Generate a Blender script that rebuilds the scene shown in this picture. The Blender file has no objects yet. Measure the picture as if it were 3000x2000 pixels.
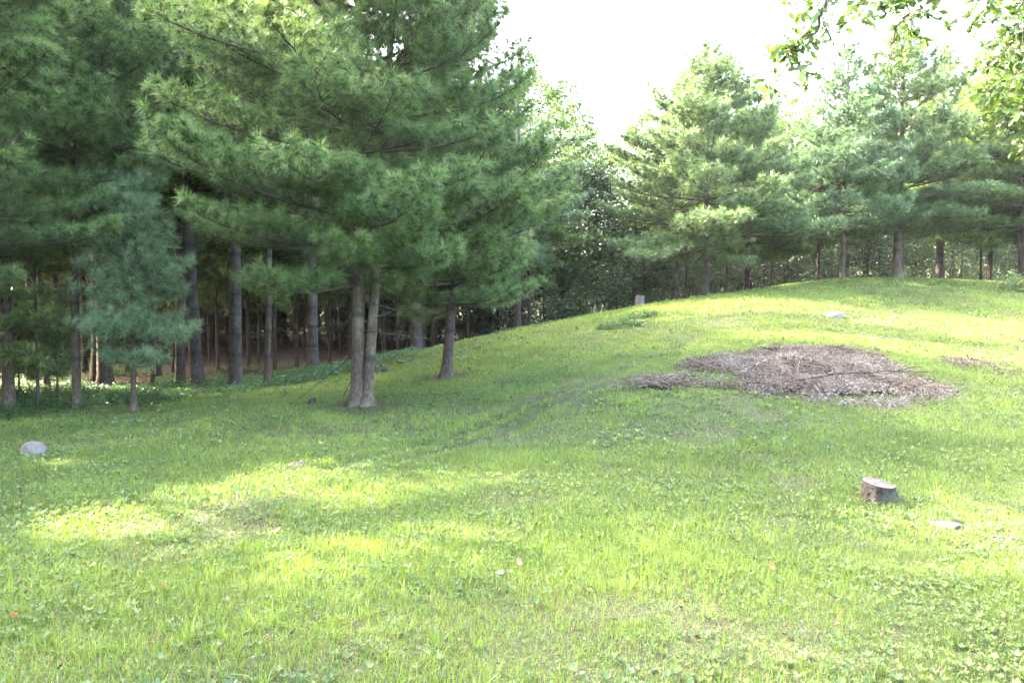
import bpy, math, random
import numpy as np
from mathutils import Vector
R=math.radians
scene=bpy.context.scene
# ------------------------------------------------------------------ camera, sky, sun, exposure
CAMZ=1.6; PITCH=R(2.6); F=1828.0
cam=bpy.data.cameras.new('camera'); camo=bpy.data.objects.new('camera',cam); scene.collection.objects.link(camo)
camo.location=(0,0,CAMZ); camo.rotation_euler=(R(90)-PITCH,0,0)
cam.sensor_width=36; cam.lens=36*F/2352; cam.clip_end=3000; cam.clip_start=.05
scene.camera=camo
SUN_EL=R(33); SUN_AZ=R(-64)      # azimuth clockwise from +Y
SUND=np.array([math.sin(SUN_AZ)*math.cos(SUN_EL),math.cos(SUN_AZ)*math.cos(SUN_EL),math.sin(SUN_EL)])
world=bpy.data.worlds.new('World'); scene.world=world; world.use_nodes=True
wn=world.node_tree; bg=wn.nodes['Background']
sky=wn.nodes.new('ShaderNodeTexSky'); sky.sky_type='NISHITA'; sky.sun_disc=False
sky.sun_elevation=SUN_EL; sky.sun_rotation=SUN_AZ%(2*math.pi); sky.air_density=1.0; sky.dust_density=7.0; sky.ozone_density=.6
wn.links.new(sky.outputs[0],bg.inputs[0]); bg.inputs[1].default_value=0.15
sun=bpy.data.lights.new('sun','SUN'); suno=bpy.data.objects.new('sun',sun); scene.collection.objects.link(suno)
sun.energy=2.0; sun.angle=R(.5); sun.color=(1,.93,.80)
suno.rotation_euler=Vector((-SUND[0],-SUND[1],-SUND[2])).to_track_quat('-Z','Y').to_euler()
scene.view_settings.view_transform='Standard'; scene.view_settings.look='None'; scene.view_settings.gamma=1
scene.view_settings.exposure=5.08; scene.view_settings.use_curve_mapping=False
try:
    scene.view_settings.use_white_balance=True; scene.view_settings.white_balance_temperature=7000
except Exception: pass
scene.render.engine='CYCLES'
cy=scene.cycles; cy.max_bounces=7; cy.diffuse_bounces=4; cy.glossy_bounces=2; cy.transmission_bounces=4; cy.transparent_max_bounces=8; cy.volume_bounces=0
cy.use_denoising=True; cy.use_adaptive_sampling=False; cy.caustics_reflective=False; cy.caustics_refractive=False; cy.sample_clamp_indirect=.07; cy.sample_clamp_direct=.5
def P(u,v,Y):
    nx=(u-1176)/F; ny=(784-v)/F
    dy=math.cos(PITCH)+ny*math.sin(PITCH); dz=-math.sin(PITCH)+ny*math.cos(PITCH)
    t=Y/dy
    return (nx*t,Y,CAMZ+dz*t)
def proj(x,y,z):
    c,s=math.cos(PITCH),math.sin(PITCH)
    d=y*c-(z-CAMZ)*s; up=y*s+(z-CAMZ)*c
    return 1176+F*x/d, 784-F*up/d
CP=[P(*a) for a in [
 (0,1568,3.35),(1176,1568,3.4),(2352,1568,3.45),(1176,1300,5.0),(2352,1300,5.2),(0,1300,5.0),
 (78,1045,9.5),(685,1072,8.3),(717,932,13),(825,935,13),(1028,865,16),(308,948,14),(173,940,14.5),(15,935,14.8),(83,935,14.8),
 (238,890,20),(412,892,20.5),(453,893,20),(538,892,20),(612,890,19),(718,852,24),(957,812,26),(570,850,28),(680,845,30),(880,820,30),(757,835,30),
 (500,800,42),(700,795,42),(100,830,34),
 (2015,1150,6.7),(2178,1210,6.1),(1850,930,11.5),(1850,850,13.6),(1880,800,15.2),(1500,900,12),(2200,900,12.5),(1918,727,19.5),(1470,703,24),
 (2320,850,14.5),(2340,720,21),(1440,742,20),(1240,920,12.2),(1700,760,18),
 (1620,683,26),(1932,643,27.5),(2055,640,28),(2155,643,29),(2270,655,28),(2345,664,26),(1790,658,26.5),
 (1300,736,23),(1170,766,21.5),(1060,792,20.5),(1100,850,16.5),(1300,800,18.),(1180,1000,10.5),
 (1500,1000,9.6),(2000,1000,9.6),(2352,1000,9.4)]]
def beyond(u,v,Y,dY,drop):
    x,y,z=P(u,v,Y); k=(Y+dY)/Y
    return (x*k,y*k,z-drop)
for a in [(2345,664,26,12,.1),(2055,640,28,10,-.1),(1932,643,27.5,10,.1),(1620,683,26,8,.35),(1470,703,24,8,.9),(1300,736,23,8,1.1),(1170,766,21.5,10,1.0),(1060,792,20.5,10,.6),(2155,643,29,25,.5),(1620,683,26,30,1.2),(1300,736,23,30,1.4)]:
    CP.append(beyond(*a))
CP+=[(0,0,0),(-5,0,-.05),(5,0,0),(0,-10,0),(-12,0,-.15),(14,0,.15),(14,8,.5),(-14,8,-.35),(-22,14,-.6),(-25,30,-.7),(-25,50,-.7),(0,60,-.4),(25,60,1.2),(25,14,1.0),(26,28,2.4),(40,40,2.3),(-40,0,-.6),(40,0,.5),(-30,-20,-.3),(30,-20,.3)]
CP=np.array(CP)
def _phi(r2): return 0.5*r2*np.log(r2+1e-9)
def fit(lam=0.4):
    X=CP[:,:2]; n=len(X)
    K=_phi(((X[:,None]-X[None])**2).sum(-1))+lam*np.eye(n)
    Pm=np.c_[np.ones(n),X]
    A=np.block([[K,Pm],[Pm.T,np.zeros((3,3))]])
    s=np.linalg.solve(A,np.r_[CP[:,2],np.zeros(3)])
    return s
_S=fit()
RUTS=[[(1600,775,17.5),(1360,884,13.1),(1180,932,11.8),(1000,1000,10),(900,1035,9.3),(760,1075,8.2)],[(1420,880,13),(1240,935,11.6),(1150,975,10.6),(1030,1025,9.6),(900,1075,8.5)]]
RUTS=[np.array([P(*q)[:2] for q in r]) for r in RUTS]
def segdist(x,y,pl):
    d=np.full(x.shape,1e9)
    for a,b in zip(pl[:-1],pl[1:]):
        ab=b-a; t=np.clip(((x-a[0])*ab[0]+(y-a[1])*ab[1])/(ab@ab),0,1)
        d=np.minimum(d,np.hypot(x-a[0]-t*ab[0],y-a[1]-t*ab[1]))
    return d
def vn(x,y,seed=0):
    xi=np.floor(x).astype(np.int64); yi=np.floor(y).astype(np.int64); fx=x-xi; fy=y-yi
    fx=fx*fx*(3-2*fx); fy=fy*fy*(3-2*fy)
    def h(a,b):
        n=(a*374761393+b*668265263+seed*982451653)&0x7fffffff
        n=((n^(n>>13))*1274126177)&0x7fffffff
        return ((n^(n>>16))&0xffff)/65535.
    return (h(xi,yi)*(1-fx)+h(xi+1,yi)*fx)*(1-fy)+(h(xi,yi+1)*(1-fx)+h(xi+1,yi+1)*fx)*fy
def fbm(x,y,o=3,seed=0):
    s=0;a=.5
    for i in range(o): s=s+a*vn(x*2**i+i*17.3,y*2**i-i*9.1,seed+i); a*=.5
    return s/(1-.5**o)
def H(x,y):
    x=np.atleast_1d(np.asarray(x,float)); y=np.atleast_1d(np.asarray(y,float))
    z=np.zeros(x.shape); xf=x.ravel(); yf=y.ravel(); out=np.empty(xf.shape)
    for i in range(0,len(xf),100000):
        a=xf[i:i+100000]; b=yf[i:i+100000]
        r2=(a[:,None]-CP[:,0])**2+(b[:,None]-CP[:,1])**2
        out[i:i+100000]=_phi(r2)@_S[:-3]+_S[-3]+_S[-2]*a+_S[-1]*b
    z=out.reshape(x.shape)
    d=np.hypot(x,y-20); w=np.clip((d-38)/30,0,1); w=w*w*(3-2*w)
    base=np.clip(.02*x,-1.,1.3)+.2
    z=z*(1-w)+base*w
    z=z+.05*(fbm(x*.6,y*.6,2,5)-.5)+.03*(fbm(x*2.2,y*2.2,2,9)-.5)
    for r in RUTS:
        dd=segdist(x,y,r); z=z-.025*np.exp(-(dd/.11)**2)+.02*np.exp(-((dd-.28)/.12)**2)
    return z
# ------------------------------------------------------------------ mesh helpers
class MB:
    """gathers vertices, faces and one 'tint' value per vertex, builds one mesh object"""
    def __init__(s): s.v=[];s.f=[];s.t=[];s.n=0
    def add(s,v,faces,t=0.5):
        v=np.asarray(v,float).reshape(-1,3); s.v.append(v)
        for f in (faces if isinstance(faces,list) else [faces]): s.f.append(np.asarray(f,np.int64)+s.n)
        t=np.broadcast_to(np.asarray(t,float),(len(v),)) ; s.t.append(t); s.n+=len(v); return s
    def mesh(s,name,mat,smooth=False):
        v=np.concatenate(s.v).astype(np.float32); t=np.concatenate(s.t).astype(np.float32)
        loops=np.concatenate([f.ravel() for f in s.f]).astype(np.int32)
        sizes=np.concatenate([np.full(len(f),f.shape[1]) for f in s.f]).astype(np.int32)
        starts=np.r_[0,np.cumsum(sizes)[:-1]].astype(np.int32)
        me=bpy.data.meshes.new(name); me.vertices.add(len(v)); me.vertices.foreach_set('co',v.ravel())
        me.loops.add(len(loops)); me.loops.foreach_set('vertex_index',loops)
        me.polygons.add(len(sizes)); me.polygons.foreach_set('loop_start',starts)
        try: me.polygons.foreach_set('loop_total',sizes)
        except Exception: pass
        a=me.attributes.new('tint','FLOAT','POINT'); a.data.foreach_set('value',t)
        me.update(calc_edges=True)
        me.polygons.foreach_set('use_smooth',np.full(len(sizes),smooth))
        me.materials.append(mat); return me
    def build(s,name,mat,parent=None,smooth=False):
        return link(name,s.mesh(name,mat,smooth),parent)
def link(name,me,parent=None):
    o=bpy.data.objects.new(name,me); scene.collection.objects.link(o)
    if parent: o.parent=parent
    return o
def tag(o,label=None,cat=None,group=None,kind=None):
    for k,v in (('label',label),('category',cat),('group',group),('kind',kind)):
        if v: o[k]=v
    return o
def empty(name,loc,rz=0,**kw):
    o=bpy.data.objects.new(name,None); scene.collection.objects.link(o); o.location=loc; o.rotation_euler=(0,0,rz); o.empty_display_size=.2
    return tag(o,**kw)
def dup(root,loc,rz,sc=1.,**kw):
    r=root.copy(); scene.collection.objects.link(r); r.location=loc; r.rotation_euler=(0,0,rz); r.scale=(sc,)*3
    for ch in list(root.children):
        c=ch.copy(); scene.collection.objects.link(c); c.parent=r
    return tag(r,**kw)
def norm(a): return a/np.maximum(np.linalg.norm(a,axis=-1,keepdims=True),1e-9)
def tube(mb,pts,rad,n=8,t=.5,wob=0,rng=None,cap=True):
    pts=np.asarray(pts,float); m=len(pts); rad=np.broadcast_to(np.asarray(rad,float),(m,))
    d=norm(np.gradient(pts,axis=0)); ref=np.array([0,0,1.]) if abs(d[0][2])<.9 else np.array([0,1.,0])
    a=norm(np.cross(d,ref)); b=np.cross(d,a)
    th=np.arange(n)*2*np.pi/n
    rr=rad[:,None]*np.ones(n)
    if wob and rng is not None: rr=rr*(1+wob*(rng.random((m,n))-.5))
    v=pts[:,None]+rr[...,None]*(np.cos(th)[None,:,None]*a[:,None]+np.sin(th)[None,:,None]*b[:,None])
    i=np.arange(m-1)[:,None]*n; j=np.arange(n)[None]; k=(j+1)%n
    q=np.stack([i+j,i+k,i+n+k,i+n+j],-1).reshape(-1,4)
    f=[q]
    tt=np.repeat(np.broadcast_to(t,(m,)),n)
    if cap: f.append(np.arange((m-1)*n,m*n)[None])
    mb.add(v.reshape(-1,3),f,tt)
def instance(mb,tv,tf,pos,ax,scale,rng,tint,roll=True,up=None,toff=None):
    """copies a template (tv verts, axis +Z) to pos with axis ax"""
    N=len(pos)
    if N==0: return
    ax=norm(ax); h=rng.normal(size=(N,3)) if roll else np.broadcast_to(np.array([0,0,1.]) if up is None else up,(N,3))
    a=norm(np.cross(h,ax)); b=np.cross(ax,a)
    M=np.stack([a,b,ax],-1)*np.broadcast_to(scale,(N,))[:,None,None]
    v=np.einsum('nij,kj->nki',M,tv)+pos[:,None]
    K=len(tv); f=[(np.arange(N)[:,None,None]*K+x[None]).reshape(-1,x.shape[1]) for x in tf]
    mb.add(v.reshape(-1,3),f,np.clip(np.repeat(np.broadcast_to(tint,(N,)),K)+np.tile(toff,N),0,1) if toff is not None else np.repeat(np.broadcast_to(tint,(N,)),K))

# ------------------------------------------------------------------ materials
def mat(name): 
    m=bpy.data.materials.new(name); m.use_nodes=True; nt=m.node_tree; nt.nodes.clear()
    out=nt.nodes.new('ShaderNodeOutputMaterial'); return m,nt,out
def N(nt,t,**kw):
    n=nt.nodes.new(t)
    for k,v in kw.items(): setattr(n,k,v)
    return n
def ramp(nt,fac,stops,interp='LINEAR'):
    r=N(nt,'ShaderNodeValToRGB'); r.color_ramp.interpolation=interp
    e=r.color_ramp.elements
    while len(e)<len(stops): e.new(.5)
    for el,(p,c) in zip(e,stops): el.position=p; el.color=(*c,1)
    nt.links.new(fac,r.inputs[0]); return r.outputs[0]
def noise(nt,scale,detail=4,rough=.6,vec=None,stretch=None):
    tc=N(nt,'ShaderNodeTexCoord'); n=N(nt,'ShaderNodeTexNoise'); n.inputs['Scale'].default_value=scale; n.inputs['Detail'].default_value=detail; n.inputs['Roughness'].default_value=rough
    src=vec or tc.outputs['Object']
    if stretch:
        mp=N(nt,'ShaderNodeMapping'); mp.inputs['Scale'].default_value=stretch; nt.links.new(src,mp.inputs[0]); src=mp.outputs[0]
    nt.links.new(src,n.inputs['Vector']); return n.outputs['Fac']
def mix(nt,fac,a,b,mode='MIX'):
    m=N(nt,'ShaderNodeMix'); m.data_type='RGBA'; m.blend_type=mode
    for s,v in ((m.inputs[0],fac),(m.inputs[6],a),(m.inputs[7],b)):
        if isinstance(v,(int,float)): s.default_value=v
        elif isinstance(v,tuple): s.default_value=(*v,1)
        else: nt.links.new(v,s)
    return m.outputs[2]
def leafmat(name,stops,trans=.35,tcol=(1.5,1.45,.55),rough=.45,spec=.35):
    m,nt,out=mat(name); at=N(nt,'ShaderNodeAttribute',attribute_name='tint')
    col=ramp(nt,at.outputs['Fac'],stops)
    p=N(nt,'ShaderNodeBsdfPrincipled'); p.inputs['Roughness'].default_value=rough; p.inputs['Specular IOR Level'].default_value=spec
    nt.links.new(col,p.inputs['Base Color'])
    t=N(nt,'ShaderNodeBsdfTranslucent'); tc=mix(nt,1.,col,tcol,'MULTIPLY'); nt.links.new(tc,t.inputs['Color'])
    ms=N(nt,'ShaderNodeMixShader'); ms.inputs[0].default_value=trans
    nt.links.new(p.outputs[0],ms.inputs[1]); nt.links.new(t.outputs[0],ms.inputs[2]); nt.links.new(ms.outputs[0],out.inputs[0]); return m
def barkmat(name,c0,c1,c2,scar=(.02,.017,.015),rings=True,bump=.8,scale=1.):
    m,nt,out=mat(name)
    n1=noise(nt,9*scale,6,.65,stretch=(1,1,.28)); n2=noise(nt,40*scale,5,.7,stretch=(1,1,.35)); n3=noise(nt,1.6,3)
    col=ramp(nt,n1,[(.3,c0),(.52,c1),(.72,c2)])
    col=mix(nt,ramp(nt,n2,[(.40,(.85,.85,.85)),(.60,(0,0,0))]),col,tuple(x*.45 for x in c0))
    col=mix(nt,ramp(nt,n3,[(.5,(0,0,0)),(.75,(.5,.5,.5))]),col,(.16,.19,.13))
    if rings:
        at=N(nt,'ShaderNodeAttribute',attribute_name='tint'); mu=N(nt,'ShaderNodeMath',operation='MULTIPLY')
        nt.links.new(at.outputs['Fac'],mu.inputs[0]); nt.links.new(ramp(nt,n2,[(.25,(.5,.5,.5)),(.5,(1,1,1))]),mu.inputs[1])
        col=mix(nt,mu.outputs[0],col,scar)
    p=N(nt,'ShaderNodeBsdfPrincipled'); p.inputs['Roughness'].default_value=.9; p.inputs['Specular IOR Level'].default_value=.2
    nt.links.new(col,p.inputs['Base Color'])
    b=N(nt,'ShaderNodeBump'); b.inputs['Strength'].default_value=bump; b.inputs['Distance'].default_value=.04
    nt.links.new(n2,b.inputs['Height']); nt.links.new(b.outputs[0],p.inputs['Normal'])
    nt.links.new(p.outputs[0],out.inputs[0]); return m
M={}
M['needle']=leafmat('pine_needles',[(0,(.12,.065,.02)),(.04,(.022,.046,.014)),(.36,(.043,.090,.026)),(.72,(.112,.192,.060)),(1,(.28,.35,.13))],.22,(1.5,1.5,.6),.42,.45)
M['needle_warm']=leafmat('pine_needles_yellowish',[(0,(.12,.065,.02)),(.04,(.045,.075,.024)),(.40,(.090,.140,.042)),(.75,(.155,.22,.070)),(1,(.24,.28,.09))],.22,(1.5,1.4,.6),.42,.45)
M['needle_hill']=leafmat('pine_needles_hill',[(0,(.12,.065,.02)),(.04,(.030,.058,.022)),(.40,(.056,.104,.042)),(.75,(.115,.190,.076)),(1,(.25,.32,.14))],.20,(1.4,1.45,.75),.42,.45)  # slightly paler, cooler needle green for some mound pines
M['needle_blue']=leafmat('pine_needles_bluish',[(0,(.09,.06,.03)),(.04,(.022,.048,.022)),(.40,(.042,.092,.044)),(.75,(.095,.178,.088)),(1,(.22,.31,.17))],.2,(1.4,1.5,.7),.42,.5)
M['bark']=barkmat('pine_bark',(.046,.036,.031),(.082,.067,.058),(.125,.106,.094))
M['bark_grey']=barkmat('smooth_pine_bark',(.048,.037,.028),(.086,.069,.052),(.13,.108,.084),bump=.25)
M['bark_red']=barkmat('reddish_pine_bark',(.035,.023,.019),(.065,.044,.035),(.10,.072,.058))
M['limb']=barkmat('limb_bark',(.04,.033,.028),(.075,.062,.052),(.12,.10,.085),rings=False,bump=.3)
M['dead']=barkmat('dead_wood',(.07,.06,.055),(.135,.12,.113),(.20,.19,.18),rings=False,bump=.4)
M['deadgrey']=barkmat('weathered_branch',(.035,.03,.028),(.075,.066,.062),(.12,.11,.10),rings=False,bump=.5)
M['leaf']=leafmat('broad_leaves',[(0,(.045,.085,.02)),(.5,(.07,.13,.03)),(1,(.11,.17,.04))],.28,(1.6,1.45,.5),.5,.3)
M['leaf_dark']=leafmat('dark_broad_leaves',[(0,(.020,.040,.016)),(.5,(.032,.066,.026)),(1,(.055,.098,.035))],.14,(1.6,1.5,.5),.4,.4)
M['leaf_near']=leafmat('oak_leaves',[(0,(.035,.070,.020)),(.5,(.058,.108,.028)),(1,(.095,.150,.038))],.24,(1.5,1.45,.5),.45,.35)
M['grass']=leafmat('grass_blades',[(0,(.13,.085,.055)),(.06,(.15,.125,.055)),(.09,(.042,.078,.022)),(.5,(.112,.178,.040)),(1,(.20,.272,.062))],.40,(1.4,1.35,.6),.4,.4)
M['weed']=leafmat('lawn_weed_leaves',[(0,(.050,.085,.042)),(.5,(.095,.145,.062)),(.9,(.14,.185,.068)),(1,(.19,.22,.08))],.3,(1.4,1.4,.5),.6,.2)
M['cover']=leafmat('ground_cover_leaves',[(0,(.030,.072,.030)),(.5,(.062,.130,.052)),(1,(.11,.19,.07))],.3,(1.4,1.5,.5),.4,.45)
M['litter']=leafmat('dry_leaf_litter',[(0,(.035,.025,.018)),(.3,(.090,.066,.050)),(.6,(.145,.118,.095)),(.82,(.19,.168,.148)),(1,(.24,.222,.205))],.12,(1.2,1.,.8),.7,.3)
M['orange']=leafmat('fallen_leaf',[(0,(.24,.06,.02)),(1,(.28,.12,.07))],.2,(1.2,1,.7),.5,.4)

# ------------------------------------------------------------------ ground
def litter_mask(x,y):
    """pine straw under the wood (left, back) - 1 where no grass grows"""
    u=1176+F*x/np.maximum(y,1.)
    edge=np.interp(u,[-4000,-600,0,260,420,560,700,840,960,1060,1200,1400,1700,2500,4000],[12,15,17.5,19,21.5,22.5,26,25,27,22.5,26,28,31,38,40])
    n=fbm(x*.5,y*.5,3,31)-.5
    return np.clip((y-edge)/1.6+n*2.2+.5,0,1)
def cover_mask(x,y):
    u=1176+F*x/np.maximum(y,1.)
    a=np.interp(u,[-3000,-300,0,170,300,450,620,800,950,1060],[9,10.5,12.4,13.8,14.4,16.3,17.3,19,20.5,99])
    b=np.interp(u,[-3000,-300,0,170,300,450,620,800,950,1060],[13,16.5,19.5,21.3,22,23,24.,25.5,26,26])
    m_=np.clip((y-a)/.8+(fbm(x*.8,y*.8,2,41)-.5)*2,0,1); m2=np.clip((b-y)/1.5+(fbm(x*.8,y*.8,2,42)-.5)*3,0,1)
    return m_*np.maximum(m2,.55*np.clip((fbm(x*.45,y*.45,2,43)-.52)*6,0,1)*(u<1060))
def bare_mask(x,y):
    """thin, earthy spots of the lawn"""
    n=fbm(x*.9+3,y*.9,3,51); b=np.clip((n-.65)/.10,0,1)
    cx,cy_,_=P(1500,1440,4.1); d=np.hypot((x-cx)/1.1,(y-cy_)/.75); n2=fbm(x*3,y*3,2,53)
    b=np.maximum(b*.8,np.clip(1.25-d,0,1)*np.clip((n2-.32)/.2,0,1))
    for (bx,by,br) in ((-2.45,12.9,.55),(-1.3,15.9,.5)):
        b=np.maximum(b,np.clip(1.6-np.hypot(x-bx,y-by)/br,0,1))
    for r in RUTS: b=np.maximum(b,np.exp(-(segdist(x,y,r)/.08)**2)*.12*(.3+1.2*fbm(x*.9,y*.9,2,77)))
    return b
PILE=P(1830,880,12.8); 
def pile_h(x,y):
    """height of the brush heap above the ground"""
    z=np.zeros_like(x)
    for (u,v,Y,rx,ry,h) in ((1870,860,13.3,1.75,1.9,.34),(1930,825,14.3,1.0,.9,.24),(1720,855,13.6,1.2,1.2,.20),(2030,880,12.8,1.25,1.25,.15),(1640,885,12.8,1.0,.6,.10),(1500,893,12.4,.62,.48,.20),(1960,925,11.7,1.1,.6,.08),(2250,835,14.6,.8,.8,.07)):
        a,b,_=P(u,v,Y); d2=((x-a)/rx)**2+((y-b)/ry)**2; z=np.maximum(z,h*np.clip(1-d2/1.3,0,1)**1.35)
    return .58*z*(.7+.6*fbm(x*3,y*3,2,61))
def grid_axis(lo,hi,fine_lo,fine_hi,step,grow=1.12):
    a=list(np.arange(fine_lo,fine_hi,step)); s=step
    while a[-1]<hi: s*=grow; a.append(a[-1]+s)
    s=step
    while a[0]>lo: s*=grow; a.insert(0,a[0]-s)
    return np.array(a)
gx=grid_axis(-900,900,-14,16,.16); gy=grid_axis(-300,1500,2,27,.14)
GX,GY=np.meshgrid(gx,gy); GZ=H(GX,GY)
g=MB(); nx_,ny_=len(gx),len(gy)
idx=np.arange(nx_*ny_).reshape(ny_,nx_)
q=np.stack([idx[:-1,:-1],idx[:-1,1:],idx[1:,1:],idx[1:,:-1]],-1).reshape(-1,4)
g.add(np.stack([GX,GY,GZ],-1).reshape(-1,3),q,litter_mask(GX,GY).ravel())
m,nt,out=mat('ground_soil')
at=N(nt,'ShaderNodeAttribute',attribute_name='tint')
na=noise(nt,1.2,5,.6); nb=noise(nt,14,6,.7); nc=noise(nt,60,4,.7)
lawn=ramp(nt,nb,[(.3,(.014,.019,.006)),(.5,(.025,.040,.010)),(.7,(.040,.064,.014))])
lawn=mix(nt,ramp(nt,nc,[(.45,(0,0,0)),(.62,(.7,.7,.7))]),lawn,(.045,.026,.014))
straw=ramp(nt,nb,[(.3,(.025,.012,.007)),(.5,(.062,.026,.013)),(.7,(.12,.055,.03))])
straw=mix(nt,ramp(nt,nc,[(.5,(0,0,0)),(.7,(.5,.5,.5))]),straw,(.09,.05,.03))
col=mix(nt,at.outputs['Fac'],lawn,straw)
p=N(nt,'ShaderNodeBsdfPrincipled'); p.inputs['Roughness'].default_value=.95; nt.links.new(col,p.inputs['Base Color'])
b=N(nt,'ShaderNodeBump'); b.inputs['Strength'].default_value=.8; b.inputs['Distance'].default_value=.03; nt.links.new(nc,b.inputs['Height']); nt.links.new(b.outputs[0],p.inputs['Normal'])
nt.links.new(p.outputs[0],out.inputs[0])
go=g.build('ground',m,smooth=True); tag(go,kind='structure')

# ------------------------------------------------------------------ grass and weeds (stuff)
rg=np.random.default_rng(7)
def wedge(rng,y0,y1,dens,margin=.16,xm=2.6):
    """points per square metre over the part of the lawn the view can reach"""
    kx=1176/F+margin; A=kx*(y1*y1-y0*y0)+2*xm*(y1-y0)
    n=int(A*dens); y=np.sqrt(rng.random(int(n*1.3))*(y1*y1-y0*y0)+y0*y0); x=(rng.random(len(y))*2-1)*(kx*y+xm)
    return x[:n],y[:n]
KEEP_STONE=[]   # filled below: (x,y,r) where nothing grows
def blades(mb,x,y,L,W,segs,lean=.58,tb=0.,brown=.045):
    n=len(x); z=H(x,y); az=rg.random(n)*2*np.pi; d=np.stack([np.cos(az),np.sin(az)],-1)
    fa=rg.random(n)*np.pi*2; s=np.stack([np.cos(fa),np.sin(fa),np.zeros(n)],-1)
    ln=np.abs(rg.normal(size=n))*lean; base=np.stack([x,y,z-.005],-1)
    reg=fbm(x*.35,y*.35,3,71); reg2=fbm(x*1.7,y*1.7,2,72)
    t=np.clip(.5+tb+(reg-.5)*.9+(reg2-.5)*.45+rg.normal(size=n)*.17,.1,1); t=np.where(rg.random(n)<brown+.12*bare_mask(x,y),rg.random(n)*.06,t)
    v=[];hs=[0,.55,1.] if segs==2 else [0,1.]
    for h in hs:
        c=base+np.stack([d[:,0]*ln*L*h*h,d[:,1]*ln*L*h*h,L*h*(1-.28*np.minimum(ln,1.5)*h)],-1)
        w=W*(1-h**1.6)*.5
        if h==1.: v.append(c)
        else: v+= [c-s*w[:,None],c+s*w[:,None]]
    v=np.stack(v,1); K=v.shape[1]; i=np.arange(n)[:,None]*K
    fs=[np.concatenate([i+2,i+3,i+4],1),np.concatenate([i,i+1,i+3,i+2],1)] if segs==2 else [np.concatenate([i,i+1,i+2],1)]
    mb.add(v.reshape(-1,3),fs,np.repeat(t,K))
def thin(x,y,soft=True):
    lm=litter_mask(x,y); r=rg.random(len(x)); k=(r>lm)
    k&=rg.random(len(x))>bare_mask(x,y)*.85
    ph=pile_h(x,y); k&=(rg.random(len(x))>np.clip((ph*13-.15)*np.clip((fbm(x*2.2,y*2.2,2,7)-.30)*4,.05,1.4),0,.86))
    for a,b,c in KEEP_STONE: k&=np.hypot(x-a,y-b)>c
    return x[k],y[k]
_stones=[(78,1045,9.5,.17),(685,1068,8.3,.10),(1918,722,19.5,.22),(2015,1148,6.7,.10),(2178,1208,6.1,.14),(717,932,13,.06),(875,852,18,.15),(1470,702,24,.15)]
for u,v,Y,r in _stones: KEEP_STONE.append((*P(u,v,Y)[:2],r))
gm=MB()
def field(y0,y1,dens,L0,L1,W,segs):
    x,y=wedge(rg,y0,y1,dens); x,y=thin(x,y); n=len(x)
    k=.30+1.0*fbm(x*.8,y*.8,2,81)+1.0*(fbm(x*4,y*4,2,82)-.2)*.6
    L=(L0+(L1-L0)*rg.random(n)**1.5)*k
    for r in RUTS: L*=1-.5*np.exp(-(segdist(x,y,r)/.12)**2)
    blades(gm,x,y,L,np.full(n,W)*(.7+.6*rg.random(n)),segs)
field(2.4,5.5,6600,.028,.085,.0047,2)
field(5.5,9.5,3600,.030,.09,.0060,2)
field(9.5,16,1800,.035,.09,.009,1)
field(16,24,950,.04,.095,.015,1)
field(24,36,480,.045,.10,.024,1)
def tussocks(y0,y1,dens,L,W):
    x,y=wedge(rg,y0,y1,dens); k=fbm(x*.7,y*.7,2,88)>.45; x,y=thin(x[k],y[k]); nb=22; r=.012+.03*rg.random(len(x)*nb); a=rg.random(len(x)*nb)*6.28
    x=np.repeat(x,nb)+r*np.cos(a); y=np.repeat(y,nb)+r*np.sin(a); n=len(x)
    blades(gm,x,y,L*(.55+.7*rg.random(n)),np.full(n,W)*(.7+.6*rg.random(n)),2,.85,.12)
tussocks(2.4,6,16,.10,.0060); tussocks(6,12,7,.11,.008)
def thatch(y0,y1,dens,L,W):
    x,y=wedge(rg,y0,y1,dens); k=rg.random(len(x))>litter_mask(x,y); k&=pile_h(x,y)<.06; x,y=x[k],y[k]; n=len(x)
    blades(gm,x,y,L*(.6+.8*rg.random(n)),np.full(n,W)*(.7+.6*rg.random(n)),1,1.7,-.18,.22)
thatch(2.4,5.5,3600,.028,.0075); thatch(5.5,9.5,2200,.032,.010); thatch(9.5,16,1000,.04,.014); thatch(16,30,420,.05,.024)
tag(gm.build('grass',M['grass']),'short yellow-green lawn grass covering the mound and the open ground','grass',kind='stuff')
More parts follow.
